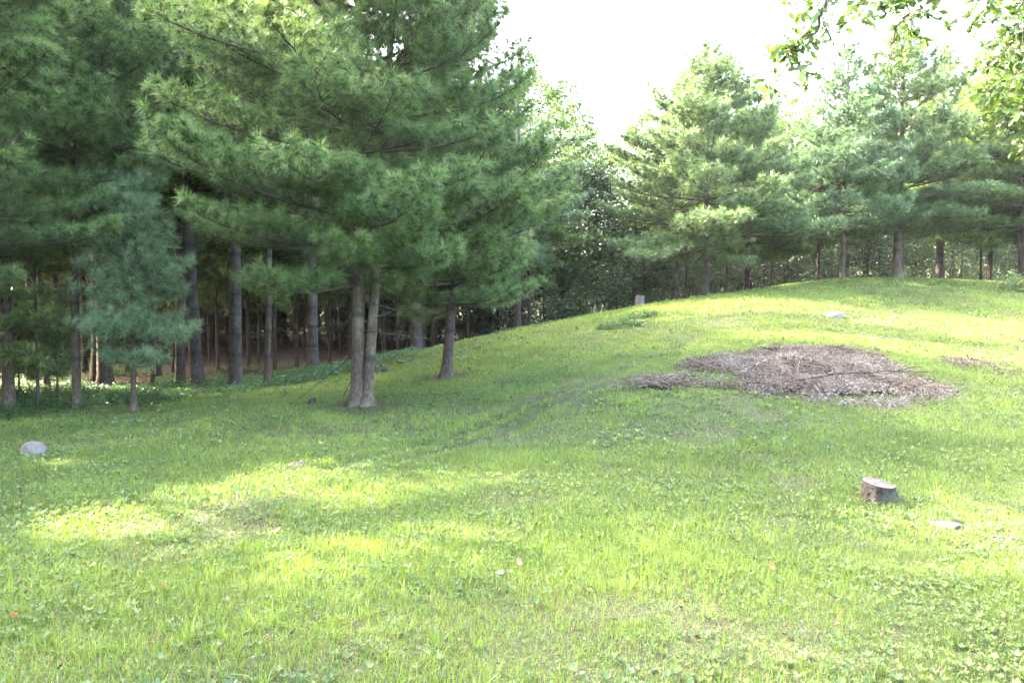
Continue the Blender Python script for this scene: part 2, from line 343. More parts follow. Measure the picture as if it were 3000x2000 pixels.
# broad-leaved weeds: rosettes of oval leaves
leaf_t=np.array([[0,0,0],[-.5,.0,.30],[-.42,.03,.68],[0,.10,1.],[.42,.03,.68],[.5,.0,.30],[0,-.07,.5]],float)*np.array([.55,1,1])
leaf_f=[np.array([[0,6,1],[1,6,2],[2,6,3],[3,6,4],[4,6,5],[5,6,0]])]
leaf_s=np.array([[0,0,0],[-.30,.05,.5],[0,.0,1.],[.30,.05,.5]]); leaf_sf=[np.array([[0,3,2,1]])]
wm=MB()
def weeds(y0,y1,dens,size,k,simple,thr=.42):
    x,y=wedge(rg,y0,y1,dens); x,y=thin(x,y)
    c=fbm(x*.75,y*.75,3,91); keep=rg.random(len(x))<np.clip((c-thr)*4+.35,.16,1); x,y=x[keep],y[keep]
    n=len(x); z=H(x,y); az0=rg.random(n)*6.28; sz=size*(.5+1.5*rg.random(n)**3); hh=rg.random(n)
    tb=np.clip(.45+(fbm(x*.9,y*.9,2,95)-.5)*1.2+rg.normal(size=n)*.18,0,1)
    for j in range(k):
        a=az0+j*6.283/k+rg.normal(size=n)*.35; el=.25+.75*rg.random(n)
        ax=np.stack([np.cos(a)*np.cos(el),np.sin(a)*np.cos(el),np.sin(el)],-1)
        pos=np.stack([x,y,z+.004+.035*hh],-1)
        instance(wm,leaf_s if simple else leaf_t,leaf_sf if simple else leaf_f,pos,ax,sz*(.8+.4*rg.random(n)),rg,np.clip(tb+rg.normal(size=n)*.1,0,1),roll=False)
weeds(2.4,5.2,800,.0195,5,False)
weeds(5.2,9,560,.023,4,False)
weeds(9,15,190,.032,4,True)
weeds(15,26,36,.055,4,True)
tag(wm.build('lawn_weeds',M['weed']),'broad-leaved weeds and clover growing through the lawn','weeds',kind='stuff')
# leafy ground cover along the edge of the wood
cm=MB()
x,y=wedge(rg,11,33,300,.2,3); k=rg.random(len(x))<cover_mask(x,y)*.95; x,y=x[k],y[k]; n=len(x)
hh=.03+.22*rg.random(n)**1.5*fbm(x*1.3,y*1.3,2,33)*1.5; tt=np.clip(.45+(fbm(x*.7,y*.7,2,35)-.5)+rg.normal(size=n)*.2,0,1)
for j in range(4):
    a=rg.random(n)*6.28; el=-.2+.9*rg.random(n); ax=np.stack([np.cos(a)*np.cos(el),np.sin(a)*np.cos(el),np.sin(el)],-1)
    off=rg.normal(size=(n,2))*.03
    instance(cm,leaf_s,leaf_sf,np.stack([x+off[:,0],y+off[:,1],H(x,y)+hh*(.5+.5*j/3)],-1),ax,.062*(.5+.9*rg.random(n)),rg,tt,roll=False)
tag(cm.build('ground_cover',M['cover']),'low dark green leafy ground cover along the edge of the pine wood','ground cover',kind='stuff')
# fallen needles and leaves on the forest floor
lm_=MB()
x,y=wedge(rg,13,42,110,.1,2); k=rg.random(len(x))<litter_mask(x,y); x,y=x[k],y[k]; n=len(x); a=rg.random(n)*6.28
instance(lm_,leaf_s,leaf_sf,np.stack([x,y,H(x,y)+.01],-1),np.stack([np.cos(a),np.sin(a),.15*rg.normal(size=n)],-1),.075*(.5+rg.random(n)),rg,rg.random(n)**1.7*.8,roll=False)
x,y=wedge(rg,2.4,12,70,.1,1); k=rg.random(len(x))<np.clip(.25+bare_mask(x,y)+(fbm(x,y,2,12)-.5)*1.5,0,1); x,y=x[k],y[k]; n=len(x); a=rg.random(n)*6.28
instance(lm_,leaf_t,leaf_f,np.stack([x,y,H(x,y)+.008+.03*rg.random(n)],-1),np.stack([np.cos(a),np.sin(a),.35*rg.normal(size=n)],-1),.032*(.35+rg.random(n)**2),rg,rg.random(n)**1.3*.62,roll=True)
for (tx,ty,tr_,nn) in ((-2.45,12.95,.5,420),(-1.3,15.95,.5,300),(-6.65,14,.3,90),(-7.95,14.5,.35,120),(6.3,26,.6,200),(11.4,27.3,.6,200),(13.6,28.1,.7,260)):
    a=rg.random(nn)*6.28; r_=.08+tr_*rg.random(nn)**.8; x=tx+r_*np.cos(a); y=ty+r_*np.sin(a); a=rg.random(nn)*6.28
    instance(lm_,leaf_s*np.array([.5,1,1]),leaf_sf,np.stack([x,y,H(x,y)+.012+.02*rg.random(nn)],-1),np.stack([np.cos(a),np.sin(a),.2*rg.normal(size=nn)],-1),.06*(.5+rg.random(nn)),rg,rg.random(nn)*.6,roll=False)
tag(lm_.build('leaf_litter',M['litter']),'brown needles and fallen leaves on the floor of the wood','leaf litter',kind='stuff')

# ------------------------------------------------------------------ pines
def tuft_template(rng,nn,w,lo=.25,hi=1.45,back=.25):
    v=[];
    for i in range(nn):
        th=lo+(hi-lo)*(rng.random()**.8); ph=i*2.39996+rng.random()*.5; L=.75+.35*rng.random()
        d=np.array([math.sin(th)*math.cos(ph),math.sin(th)*math.sin(ph),math.cos(th)])
        o=np.array([0,0,-back*rng.random()]); s=norm(np.cross(d,rng.normal(size=3)))*w*.5
        v+=[o-s,o+s,o+d*L]
    return np.array(v),[np.arange(nn*3).reshape(-1,3)]
_tr=np.random.default_rng(3)
LOD={0:dict(t=[tuft_template(_tr,40,.046,.15,1.5) for _ in range(4)],size=.168,sec=.22,ter=.215,tw=(.10,.30),per=2,slk=.34,slm=.85),
     1:dict(t=[tuft_template(_tr,20,.10) for _ in range(3)],size=.19,sec=.25,ter=.24,tw=(.12,.32),per=2,slk=.38,slm=1.),
     2:dict(t=[tuft_template(_tr,9,.27) for _ in range(3)],size=.26,sec=.40,ter=.38,tw=(.15,.4),per=1,slk=.46,slm=1.4)}
def pine_parts(seed,H_,z0,Rmax,tr,lod=1,lean=(0,0),bend=0.,shape=.62,whorl=.42,per=5,needle='needle',bark='bark',tip=.45,e_low=-.05,dead=0,gap=.0,forest=False,keep=None,taper=.85,cut=None,rflat=None,e_up=.42,minb=.22):
    """returns meshes (trunk, branches, crown) of a white pine standing at the origin"""
    rng=np.random.default_rng(seed); L_=LOD[lod]
    def axis(z): 
        f=np.asarray(z)/H_
        return np.stack([lean[0]*z+bend*np.sin(f*3.1),lean[1]*z+bend*.5*np.sin(f*4.+seed),z+0*f],-1)
    def rad(z): return tr*np.maximum(1-taper*np.asarray(z)/H_,.04)**.9*(1+.55*np.exp(-np.asarray(z)/.16))
    tm=MB(); n=int(H_/(.07 if lod<2 else .2)); zs=np.linspace(-.15,H_,n)
    wz=np.arange(.7+rng.random()*.3,H_,whorl*1.15); scar=np.zeros(n)
    for w in wz: scar=np.maximum(scar,np.exp(-((zs-w)/.045)**2)*(.7+.3*rng.random()))
    rr=rad(np.maximum(zs,0))*(1+.06*scar)+.0
    sides={0:18,1:12,2:8}[lod]
    th=np.arange(sides)*2*np.pi/sides; c=axis(zs); flare=1+np.exp(-np.maximum(zs,0)/.10)[:,None]*.28*np.cos(th*3+seed)[None]+np.exp(-np.maximum(zs,0)/.14)[:,None]*.2*np.cos(th*5+seed*2)[None]
    rw=rr[:,None]*flare*(1+.05*(rng.random((n,sides))-.5))
    v=c[:,None]+np.stack([rw*np.cos(th),rw*np.sin(th),np.zeros_like(rw)],-1)
    i=np.arange(n-1)[:,None]*sides; j=np.arange(sides)[None]; k=(j+1)%sides
    tm.add(v.reshape(-1,3),[np.stack([i+j,i+k,i+sides+k,i+sides+j],-1).reshape(-1,4),np.arange((n-1)*sides,n*sides)[None]],np.repeat(scar,sides))
    bm_=MB(); TP=[];TD=[];TS=[];TT=[]
    bsides={0:6,1:5,2:4}[lod]
    zz=z0
    while zz<H_-.25:
        f=(zz-z0)/(H_-z0); nb=per if f<.9 else 4; a0=rng.random()*6.28
        for b in range(nb):
            if rng.random()<gap: continue
            z=zz+rng.normal()*.07; az=a0+b*6.283/nb+rng.normal()*.22
            prof=(1-f)**shape*(.80+.4*rng.random()) if rflat is None else np.interp(f,*rflat)*(.75+.45*rng.random())
            if f<.12: prof*=.78+1.8*f
            Lb=max(Rmax*prof,minb)
            if Lb<.11: continue
            if keep is not None:
                Lb*=keep(az%(2*math.pi),z,f)
                if Lb<.15: continue
            e0=e_low+.15*rng.normal()+.75*f**1.2; e1=e_up*(.6+.8*rng.random())
            m=9; s=np.linspace(0,1,m); el=e0-.10*np.sin(s*3.14)*(1-f)+e1*s**2; azs=az+.14*rng.normal()*s
            st=np.stack([np.cos(el)*np.cos(azs),np.cos(el)*np.sin(azs),np.sin(el)],-1)*(Lb/(m-1))
            pts=axis(z)+np.vstack([np.zeros(3),np.cumsum(st[:-1],0)])
            if cut is not None and cut(pts[2:]).mean()<.45: continue
            r0=min(.009+.008*Lb,tr*.40); tube(bm_,pts,r0*(1-.85*s)+.002,bsides,cap=False)
            tang=norm(np.gradient(pts,axis=0))
            # secondary shoots
            step=L_['sec']; ns=max(2,int(Lb*(.80 if forest else .86)/step*2)); ts=np.linspace(.30 if forest else (.24 if Lb>1.2 else .12),.98,ns)+rng.normal(size=ns)*.012; ts=np.clip(ts,0.1,.99)
            sg=np.where(np.arange(ns)%2==0,1,-1)
            pp=np.stack([np.interp(ts,s,pts[:,q_]) for q_ in range(3)],-1); dd=norm(np.stack([np.interp(ts,s,tang[:,q_]) for q_ in range(3)],-1))
            sideh=norm(np.cross(dd,[0,0,1.]))*sg[:,None]
            an=.95-.45*ts+rng.normal(size=ns)*.12
            sd=norm(dd*np.cos(an)[:,None]+sideh*np.sin(an)[:,None]+np.array([0,0,1.])*(.10+.16*rng.random(ns))[:,None])
            sl=(L_['slk']*Lb*(1-ts)**.7+.15+.12*rng.random(ns))*(.6+.65*rng.random(ns)); sl=np.minimum(sl,L_['slm'])
            for q_ in range(ns):
                e=pp[q_]+sd[q_]*sl[q_]+np.array([0,0,.12*sl[q_]]); mid=(pp[q_]+e)/2-np.array([0,0,.03*sl[q_]])
                if lod<2: tube(bm_,[pp[q_],mid,e],[.004+.004*sl[q_],.003+.002*sl[q_],.002],3,cap=False)
                nt_=max(1,int(sl[q_]/L_['ter']*2)); tt=np.linspace(.25,1,nt_+1)
                base=pp[q_]+(e-pp[q_])*tt[:,None]; sg2=np.where(np.arange(nt_+1)%2==0,1,-1); sh=norm(np.cross(sd[q_],[0,0,1.]))
                a2=np.where(tt>=.999,0,.75)+rng.normal(size=nt_+1)*.2
                td=norm(sd[q_]*np.cos(a2)[:,None]+sh*(sg2*np.sin(a2))[:,None]+np.array([0,0,1.])*(-.10+.75*rng.random(nt_+1))[:,None])
                tl=L_['tw'][0]+(L_['tw'][1]-L_['tw'][0])*rng.random(nt_+1)*(1-.4*tt)
                for w in range(L_['per']):
                    TP.append(base+td*(tl*(w+1)/L_['per'])[:,None]); TD.append(td+rng.normal(size=td.shape)*.12)
                    TS.append(np.full(nt_+1,1. if w==L_['per']-1 else .72)*(.62+.6*rng.random(nt_+1)))
                    TT.append(np.full(nt_+1,tip-.15)+.38*(w==L_['per']-1)*(.25+.75*ts[q_])+rng.normal(size=nt_+1)*.11+.14*(rng.random()-.5))  # older inner tufts darker, outer tips lighter: crown shading put into the tint
            # the branch's own end
            TP.append(pts[-3:]); TD.append(tang[-3:]); TS.append(np.full(3,1.05)); TT.append(np.full(3,tip+.2))
        zz+=whorl*(.8+.4*rng.random())
    zt=np.linspace(H_-.5,H_,6); TP.append(axis(zt)); TD.append(np.tile([0,0,1.],(6,1))); TS.append(np.full(6,1.)); TT.append(np.full(6,tip+.2))
    # dead stubs and twigs below the crown
    for d_ in range(dead):
        z=.9+rng.random()*(max(z0,2.5)-.9)*1.1; az=rng.random()*6.28; L=.3+rng.random()*1.3; m=5; s=np.linspace(0,1,m); el=-.15+.3*rng.normal()
        pts=axis(z)+np.stack([np.cos(az+s*.3*rng.normal())*s*L,np.sin(az)*s*L,s*L*math.sin(el)],-1); tube(bm_,pts,.010*(1-.8*s)+.002,4,cap=False)
        for u_ in range(3):
            w=.3+.6*rng.random(); b0=pts[0]+(pts[-1]-pts[0])*w; a3=az+rng.choice([-1,1])*.8; l3=.15+.35*rng.random()
            tube(bm_,[b0,b0+np.array([math.cos(a3),math.sin(a3),.1*rng.normal()])*l3],[.004,.0015],3,cap=False)
    TP=np.concatenate(TP);TD=np.concatenate(TD);TS=np.concatenate(TS);TT=np.clip(np.concatenate(TT),.26,1)
    if cut is not None:
        kk=cut(TP); TP,TD,TS,TT=TP[kk],TD[kk],TS[kk],TT[kk]
    brown=rng.random(len(TT))<.004; TT[brown]=0
    nm=MB(); tid=rng.integers(0,len(L_['t']),len(TP))
    for q_,(tv,tf) in enumerate(L_['t']):
        kk=tid==q_; instance(nm,tv,tf,TP[kk],TD[kk],L_['size']*TS[kk],rng,TT[kk],toff=np.tile([-.22,-.22,.30],len(tv)//3)*(1. if lod<2 else .5))  # toff paints tuft shading: dark needle bases, light tips
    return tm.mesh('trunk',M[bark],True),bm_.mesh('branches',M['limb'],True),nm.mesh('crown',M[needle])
def hit(u,v):
    Y=np.arange(3,40,.05); g=np.array(P(u,v,1.))-np.array([0,0,CAMZ]); X=g[0]*Y; Z=CAMZ+g[2]*Y; k=np.argmax(Z<H(X,Y)); return np.array([X[k],Y[k]])
GAPS=[([(290,1190),(500,1132),(690,1080)],.42,0,1.),([(840,1140),(1060,1092)],.30,0,.85),([(870,1250),(965,1235)],.13,0,1.),([(100,1068),(160,1062)],.10,-.1,1.),
  ([(1150,1500),(1600,1490),(2000,1520)],.6,0,.3),([(100,1500),(900,1420)],1.,0,.5),([(1450,722),(1620,705),(1900,702),(2352,775)],.8,1.9,1.),([(1700,772),(2000,792),(2352,825)],.55,1.0,1.),([(500,985),(640,965)],.3,-.1,.5)]
GAPS=[(np.array([hit(*q) for q in a]),w,hz,p) for a,w,hz,p in GAPS]
def sun_gap(loc,seed=0):
    """light gaps in the canopy: a tuft whose shadow would fall into a gap is left off"""
    def f(TP):
        rr=np.random.default_rng(seed).random(len(TP)); p=TP+np.array(loc); k=np.ones(len(p),bool)
        for pl,w,hz,pr in GAPS:
            t=(p[:,2]-hz)/SUND[2]; gx_=p[:,0]-SUND[0]*t; gy_=p[:,1]-SUND[1]*t
            d=segdist(gx_,gy_,pl); w_=w*(.75+.6*fbm(gx_*1.5,gy_*1.5,2,19))+.10
            k&=~((d<w_*1.3)&(rr<pr)&(t>.3))
        return k
    return f
def plant(meshes,name,loc,rz=0.,sc=1.,**kw):
    t=empty(name,loc,rz,**kw); t.scale=(sc,)*3
    for n_,me in zip(('trunk','branches','crown'),meshes): link(n_,me,t)
    return t
def spot(u,Y,dz=0.):
    x=(u-1176)/F*Y*1.0; 
    return (x,Y,float(H(x,Y)[0])+dz)
# ------------------------------------------------------------------ the pines of the picture
# two-stemmed pine near the middle
x0,y0,_=P(822,935,13.); base=(x0,y0,float(H(x0,y0)[0]))
def sector(toward,amount,wid=1.2):
    def f(az,z,fz):
        d=abs((az-toward+math.pi)%(2*math.pi)-math.pi); return 1-amount*math.exp(-(d/wid)**2)
    return f
tt_=empty('double_trunk_pine',base,label='tall pine with two trunks joined at the base in the middle of the lawn',cat='tree')
A=pine_parts(14,11.0,2.02,3.05,.118,0,lean=(.006,.0),bend=.03,bark='bark_grey',keep=sector(0,.55),rflat=([0,.15,.35,.6,.8,1],[.85,1.,.95,.75,.5,.1]),e_low=-.02,gap=.05,whorl=.47,e_up=.60,per=6,dead=7,cut=sun_gap(base))
B=pine_parts(12,10.4,2.3,2.15,.088,0,lean=(.065,.01),bend=.03,bark='bark_grey',keep=sector(math.pi,.6),rflat=([0,.15,.35,.6,.8,1],[.8,.95,1.,.85,.55,.1]),e_low=-.02,gap=.08,whorl=.46,e_up=.62,cut=sun_gap(base))
for n_,me in zip(('trunk','branches','crown'),A): link(n_,me,tt_)
for n_,me in zip(('trunk','branches','crown'),B):
    o=link(n_,me,tt_); o.location=(.155,-.03,0)
# leaning single pine just behind it
x0,y0,_=P(1026,865,16.)
b21=(x0,y0,float(H(x0,y0)[0]))
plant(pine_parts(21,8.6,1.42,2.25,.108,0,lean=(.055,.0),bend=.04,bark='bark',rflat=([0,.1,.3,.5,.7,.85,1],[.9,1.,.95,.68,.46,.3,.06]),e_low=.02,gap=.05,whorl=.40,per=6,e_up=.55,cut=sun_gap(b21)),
  'pine_tree',(x0,y0,float(H(x0,y0)[0])),label='short pine with one leaning trunk just behind the two-trunked pine',cat='tree')
# young bluish pine
x0,y0,_=P(308,948,14.)
plant(pine_parts(31,4.1,.86,.84,.047,0,lean=(.004,0),bark='bark_grey',needle='needle_blue',rflat=([0,.1,.35,.55,.75,.85,.88,.94,1],[.8,1.,1.,.76,.50,.28,.08,.22,.05]),whorl=.30,per=5,e_low=.12,e_up=.5,tip=.78,minb=.08),
  'young_pine',(x0,y0,float(H(x0,y0)[0])),label='small young blue-green pine with a bare spiky leader at the edge of the wood',cat='tree')
# tall pines at the edge on the left
EDGE=[(15,14.8,9.5,2.7,2.5,.108,41,'bark_grey',(.0,.0),'grey-barked pine whose trunk stands at the very left edge of the picture'),
      (171,14.5,7.9,3.3,1.8,.080,42,'bark_grey',(.012,0),'slender pale-trunked pine leaning a little, between the left edge and the small young pine'),
      (-150,12.2,8.0,2.3,2.7,.12,43,'bark_grey',(.02,0),'pine with its trunk outside the frame whose bright boughs reach in from the left')]
for u,Y,Hh,z0,Rm,tr,sd_,bk,ln,lab in EDGE:
    plant(pine_parts(sd_,Hh,z0,Rm,tr,0,lean=ln,bark=bk,rflat=([0,.1,.4,.7,1],[.6,.95,1.,.75,.1]),e_low=.0,gap=.06,dead=5,whorl=.44,per=6,e_up=.6,cut=sun_gap(spot(u,Y))),'pine_tree',spot(u,Y),label=lab,cat='tree')
for i,(u,Y,sc,lab) in enumerate([(40,17.5,.9,'low bushy pine sapling in the shade between the two pines at the left edge'),(128,16.6,.75,'low pine sapling close to the slender pale-trunked pine'),(-15,16.2,.8,'low pine sapling cut by the left edge of the picture')]):
    plant(pine_parts(300+i,2.6*sc,.5,.95*sc,.022,1,bark='bark',gap=.3,shape=.5,whorl=.32,e_low=.1),'pine_sapling',spot(u,Y),label=lab,cat='tree')
x0,y0,z0_=spot(83,14.8)
plant(pine_parts(44,5.2,1.0,.75,.030,1,bark='bark',gap=.5,dead=4,shape=.3),'pine_sapling',(x0,y0,z0_),label='thin dark-stemmed pine sapling beside the grey trunk at the left edge',cat='tree')
# trees standing at and inside the wood: a few models, copied
def stock(seed,tr,Hh,z0,Rm,lod,bark,dead,needle='needle'):
    t=plant(pine_parts(seed,Hh,z0,Rm,tr,lod,lean=(.004*(seed%5-2),.0),bend=.05,bark=bark,gap=.12,dead=dead,needle=needle,whorl=.5,rflat=([0,.12,.4,.75,1],[.55,.9,1.,.7,.1])),'pine_tree',(0,0,-100))
    return t
ST={'thick':stock(51,.185,17.5,5.3,2.9,1,'bark',9),'mid':stock(52,.13,15.5,5.0,2.5,1,'bark',9),'thin':stock(53,.075,12.5,4.4,1.8,1,'bark_grey',7),
    'deepA':stock(54,.15,17,4.2,3.2,2,'bark_red',8),'deepB':stock(55,.10,15.5,3.7,2.8,2,'bark_red',8),'deepC':stock(56,.07,13.,3.2,2.0,2,'bark',8)}
rf=np.random.default_rng(99); used=set()
def wood(kind,u,Y,sc,rz,**kw):
    t=ST[kind]; loc=spot(u,Y); tl_=rf.normal(size=2)*.018
    if kind not in used:
        used.add(kind); t.location=loc; t.rotation_euler=(tl_[0],tl_[1],rz); t.scale=(sc,)*3; return tag(t,**kw)
    r=dup(t,loc,rz,sc,**kw); r.rotation_euler=(tl_[0],tl_[1],rz); return r
G1='pines along the edge of the wood'
for k,u,Y,sc,rz,lab in [
 ('thick',238,20,1.0,.3,'thick pine trunk with a flared foot, half hidden behind the small young pine'),
 ('mid',412,20.5,.98,1.1,'medium brown pine trunk close against the thick one beside the young pine'),
 ('thick',453,20,.94,2.2,'thick ringed pine trunk just beside the young pine, its foot flared'),
 ('thick',538,20,.88,4.0,'straight thick grey pine trunk standing alone in the gap between young pine and two-trunked pine'),
 ('thin',612,19,1.05,.5,'pale thin crooked pine trunk at the edge of the grass'),
 ('thin',348,20,.66,2.0,'very thin bare stem close behind the young pine'),
 ('mid',362,25,.72,2.6,'dark pine trunk with ivy-green foot behind the young pine'),
 ('thin',105,18.5,.85,4.4,'thin pale stem leaning between the two pines at the left'),
 ('mid',66,21.5,.95,4.9,'pale pine trunk in second row near the left edge'),
 ('mid',-60,18,1.0,.9,'pine in second row at the left edge of the wood, mostly hidden'),
 ]: wood(k,u,Y,sc,rz,label=lab,cat='tree',group=G1)
G2='trunks inside the shaded pine wood'
LD='slim brown trunk in the shade inside the pine wood'
inner=[('deepB',500,30),('deepC',480,33),('deepB',570,28),('deepC',592,31),('deepB',628,26.5),('deepB',680,30),('deepC',700,35),('deepB',757,30),('deepB',803,29),('deepC',780,37),
 ('deepB',880,30),('deepC',912,31),('deepB',972,29),('deepB',995,32),('deepC',935,38),('deepB',1215,29),('deepA',1292,34),('deepC',1075,34),('deepC',1110,37),('deepB',1145,40),('deepC',1250,36),
 ('deepB',140,25),('deepB',190,28),('deepA',290,27),('deepB',320,33),('deepC',395,28),('deepB',440,36),('deepA',20,25),('deepB',-60,27),('deepA',540,38),('deepB',640,41),('deepB',845,42),('deepA',730,44),('deepC',220,36),
 ('deepB',520,47),('deepB',610,50),('deepA',400,46),('deepB',300,45),('deepA',120,38),('deepB',60,45),('deepC',860,48),('deepA',960,46),('deepB',1030,50),('deepA',1100,52),('deepB',780,54),('deepA',680,58),('deepB',-150,32),('deepA',-250,38)]
for k,u,Y in inner: wood(k,u,Y,(.9+.15*rf.random())*(1. if u<250 or Y>40 else .70),rf.random()*6.28,label=LD,cat='tree',group=G2)

deep=[(rf.uniform(-900,1150),rf.uniform(36,66)) for _ in range(105)]
for i,(u,Y) in enumerate(deep): wood(('deepA','deepB')[i%2],u,Y,(.95+.15*rf.random())*(1. if u<700 else .72),rf.random()*6.28,label=LD,cat='tree',group=G2)
for i,(x,y,Hh,Rm) in enumerate([(-13,6.5,13,3.2),(-13,2.5,13,3.2),(-17,9.5,15,3.4),(-17,4,15,3.4),(-16,13,14,3.3),(-21,8,16,3.4),(-20,17,16,3.4),(-24,12,16,3.4),(-14.5,17.5,15,3.2),(-16,-1,14,3.2),(-26,20,16,3.4)]):  # unseen pines added to shade the lawn, crowns cut for sun patches
    l_=(x,y,float(H(x,y)[0])); plant(pine_parts(200+i,Hh,1.8,Rm,.16,2,rflat=([0,.1,.4,.7,1],[.8,1,1.,.8,.15]),cut=sun_gap(l_,i)),'pine_tree',l_,label='unseen pine of the same wood, added outside the frame to shade the lawn',cat='tree',group='pines added outside the frame for shade')
# pines on the mound
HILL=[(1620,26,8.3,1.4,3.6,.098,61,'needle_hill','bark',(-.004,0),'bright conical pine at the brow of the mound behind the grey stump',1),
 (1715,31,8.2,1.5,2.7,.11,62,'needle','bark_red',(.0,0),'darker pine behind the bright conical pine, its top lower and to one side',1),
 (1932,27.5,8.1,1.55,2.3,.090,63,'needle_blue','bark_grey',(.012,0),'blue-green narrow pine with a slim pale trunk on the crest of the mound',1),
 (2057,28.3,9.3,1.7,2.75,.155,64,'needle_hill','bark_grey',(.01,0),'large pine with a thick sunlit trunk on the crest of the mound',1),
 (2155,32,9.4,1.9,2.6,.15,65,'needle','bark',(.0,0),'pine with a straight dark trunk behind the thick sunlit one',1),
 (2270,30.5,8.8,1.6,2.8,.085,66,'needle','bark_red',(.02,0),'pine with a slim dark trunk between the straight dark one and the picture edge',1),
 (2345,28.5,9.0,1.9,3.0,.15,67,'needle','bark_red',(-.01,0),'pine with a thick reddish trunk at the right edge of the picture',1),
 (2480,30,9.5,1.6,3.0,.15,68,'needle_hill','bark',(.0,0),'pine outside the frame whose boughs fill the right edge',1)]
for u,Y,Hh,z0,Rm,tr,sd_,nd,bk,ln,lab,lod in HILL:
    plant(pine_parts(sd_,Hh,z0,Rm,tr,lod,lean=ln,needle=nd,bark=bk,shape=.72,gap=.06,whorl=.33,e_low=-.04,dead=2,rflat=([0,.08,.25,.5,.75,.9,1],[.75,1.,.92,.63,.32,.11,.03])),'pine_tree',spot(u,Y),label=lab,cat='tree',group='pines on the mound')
for u,Y,Hh,z0,Rm,tr,sd_,bk,nd,lab in [(718,24,13,4.2,2.6,.175,91,'bark','needle','broad grey pine trunk standing behind the little brown stump'),
 (957,26,10.5,3.4,2.1,.185,92,'bark','needle','broad grey pine trunk seen between the two-trunked pine and the leaning pine'),
 (1190,25.5,9.0,2.4,2.25,.105,93,'bark_red','needle_blue','soft blue-green pine behind the leaning pine, its side against the sky')]:
    plant(pine_parts(sd_,Hh,z0,Rm,tr,1,bark=bk,needle=nd,gap=.15,dead=6,whorl=.5,rflat=([0,.12,.4,.75,1],[.55,.9,1.,.6,.1]),cut=sun_gap(spot(u,Y),sd_)),'pine_tree',spot(u,Y),label=lab,cat='tree',group=G1)
G3='shaded trees behind the mound'
for k,u,Y,sc in [('deepC',1550,31,.72),('deepC',1575,34,.75),('deepC',1668,31,.72),('deepB',1800,38,.62),('deepB',1990,38,.60),('deepC',2205,38,.75),('deepB',2100,42,.65),('deepB',1480,36,.62),('deepC',2250,33,.75),('deepB',2400,40,.7),('deepB',1880,44,.6)]:
    wood(k,u,Y,sc,rf.random()*6.28,label='dark trunk of a pine standing in shade behind the mound',cat='tree',group=G3)

for i in range(95): wood(('deepA','deepB')[i%2],rf.uniform(1480,3100),rf.uniform(35,62),.48+.14*rf.random(),rf.random()*6.28,label='dark trunk of a pine standing in shade behind the mound',cat='tree',group=G3)
# ------------------------------------------------------------------ broad-leaved trees
def broad_parts(seed,H_,z0,Rm,tr,nmain=13,nsub=5,ntw=4,nleaf=11,ls=.11,spread=.36,leaf='leaf',bark='bark',stem_n=1):
    rng=np.random.default_rng(seed); tm=MB(); bm_=MB(); lv=MB(); LP=[];LA=[];LT=[]
    n=14; s=np.linspace(0,1,n); px=np.cumsum(rng.normal(size=n))*.05*H_/8; py=np.cumsum(rng.normal(size=n))*.05*H_/8
    ax=np.stack([px,py,-.1+s*(H_*.93)],-1); rad=tr*(1-.85*s)*(1+.5*np.exp(-s*H_/.3)); tube(tm,ax,rad,10,0,.06,rng)
    for i in range(nmain):
        f=(i+.5)/nmain; z=z0+(H_*.92-z0)*f; o=np.array([np.interp(z,ax[:,2],ax[:,0]),np.interp(z,ax[:,2],ax[:,1]),z])
        L=Rm*math.sqrt(max(.12,1-(1.75*f-.75)**2 if f>.43 else .6+.9*f))*(.75+.4*rng.random()); az=i*2.4+rng.normal()*.3; el=.25+.75*f+rng.normal()*.15
        m=6; t=np.linspace(0,1,m); e=el-.4*t*(1-f)
        st=np.stack([np.cos(e)*np.cos(az+.3*t),np.cos(e)*np.sin(az+.3*t),np.sin(e)],-1)*L/(m-1); pts=o+np.vstack([np.zeros(3),np.cumsum(st[:-1],0)])+rng.normal(size=(m,3))*.03*L*t[:,None]
        tube(bm_,pts,tr*.38*(1-.8*t)+.006,5,cap=False)
        for j in range(nsub):
            u_=.35+.65*(j+.5)/nsub; b0=np.array([np.interp(u_,t,pts[:,q]) for q in range(3)]); d=norm(pts[-1]-pts[0]+rng.normal(size=3)*L*.6); l2=L*(.25+.25*rng.random()); e2=b0+d*l2
            tube(bm_,[b0,(b0+e2)/2+rng.normal(size=3)*.05,e2],[.012,.008,.004],3,cap=False)
            for k in range(ntw):
                c=b0+d*l2*rng.uniform(.3,1.1)+rng.normal(size=3)*.22*spread/.36; nl=int(nleaf*(.6+.8*rng.random()))
                LP.append(c+rng.normal(size=(nl,3))*spread*np.array([.62,.62,.36])); a=rng.normal(size=(nl,3)); a[:,2]=-.25+.45*a[:,2]; LA.append(a); LT.append(np.clip(.5+.14*rng.normal()+.15*rng.normal(size=nl),0,1))
    LP=np.concatenate(LP);LA=np.concatenate(LA);LT=np.concatenate(LT)
    instance(lv,leaf_s*np.array([1.15,1,1]),leaf_sf,LP,LA,ls*(.7+.6*rng.random(len(LP))),rng,LT)
    return tm.mesh('trunk',M[bark],True),bm_.mesh('branches',M['limb'],True),lv.mesh('crown',M[leaf])
BL=[(1332,40,10.4,1.2,2.0,.12,71,'leaf','tall pale-crowned broad-leaved tree between the leaning pine and the mound',1),
    (1395,43,9.9,1.5,2.6,.10,72,'leaf','loose-crowned broad-leaved tree showing sky through its twigs, next to the tall pale one',1),
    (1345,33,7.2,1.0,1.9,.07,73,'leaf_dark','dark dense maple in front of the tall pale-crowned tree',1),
    (1455,37,4.9,.8,1.7,.09,74,'leaf_dark','low dark broad-leaved tree behind the grey stump on the brow',1)]
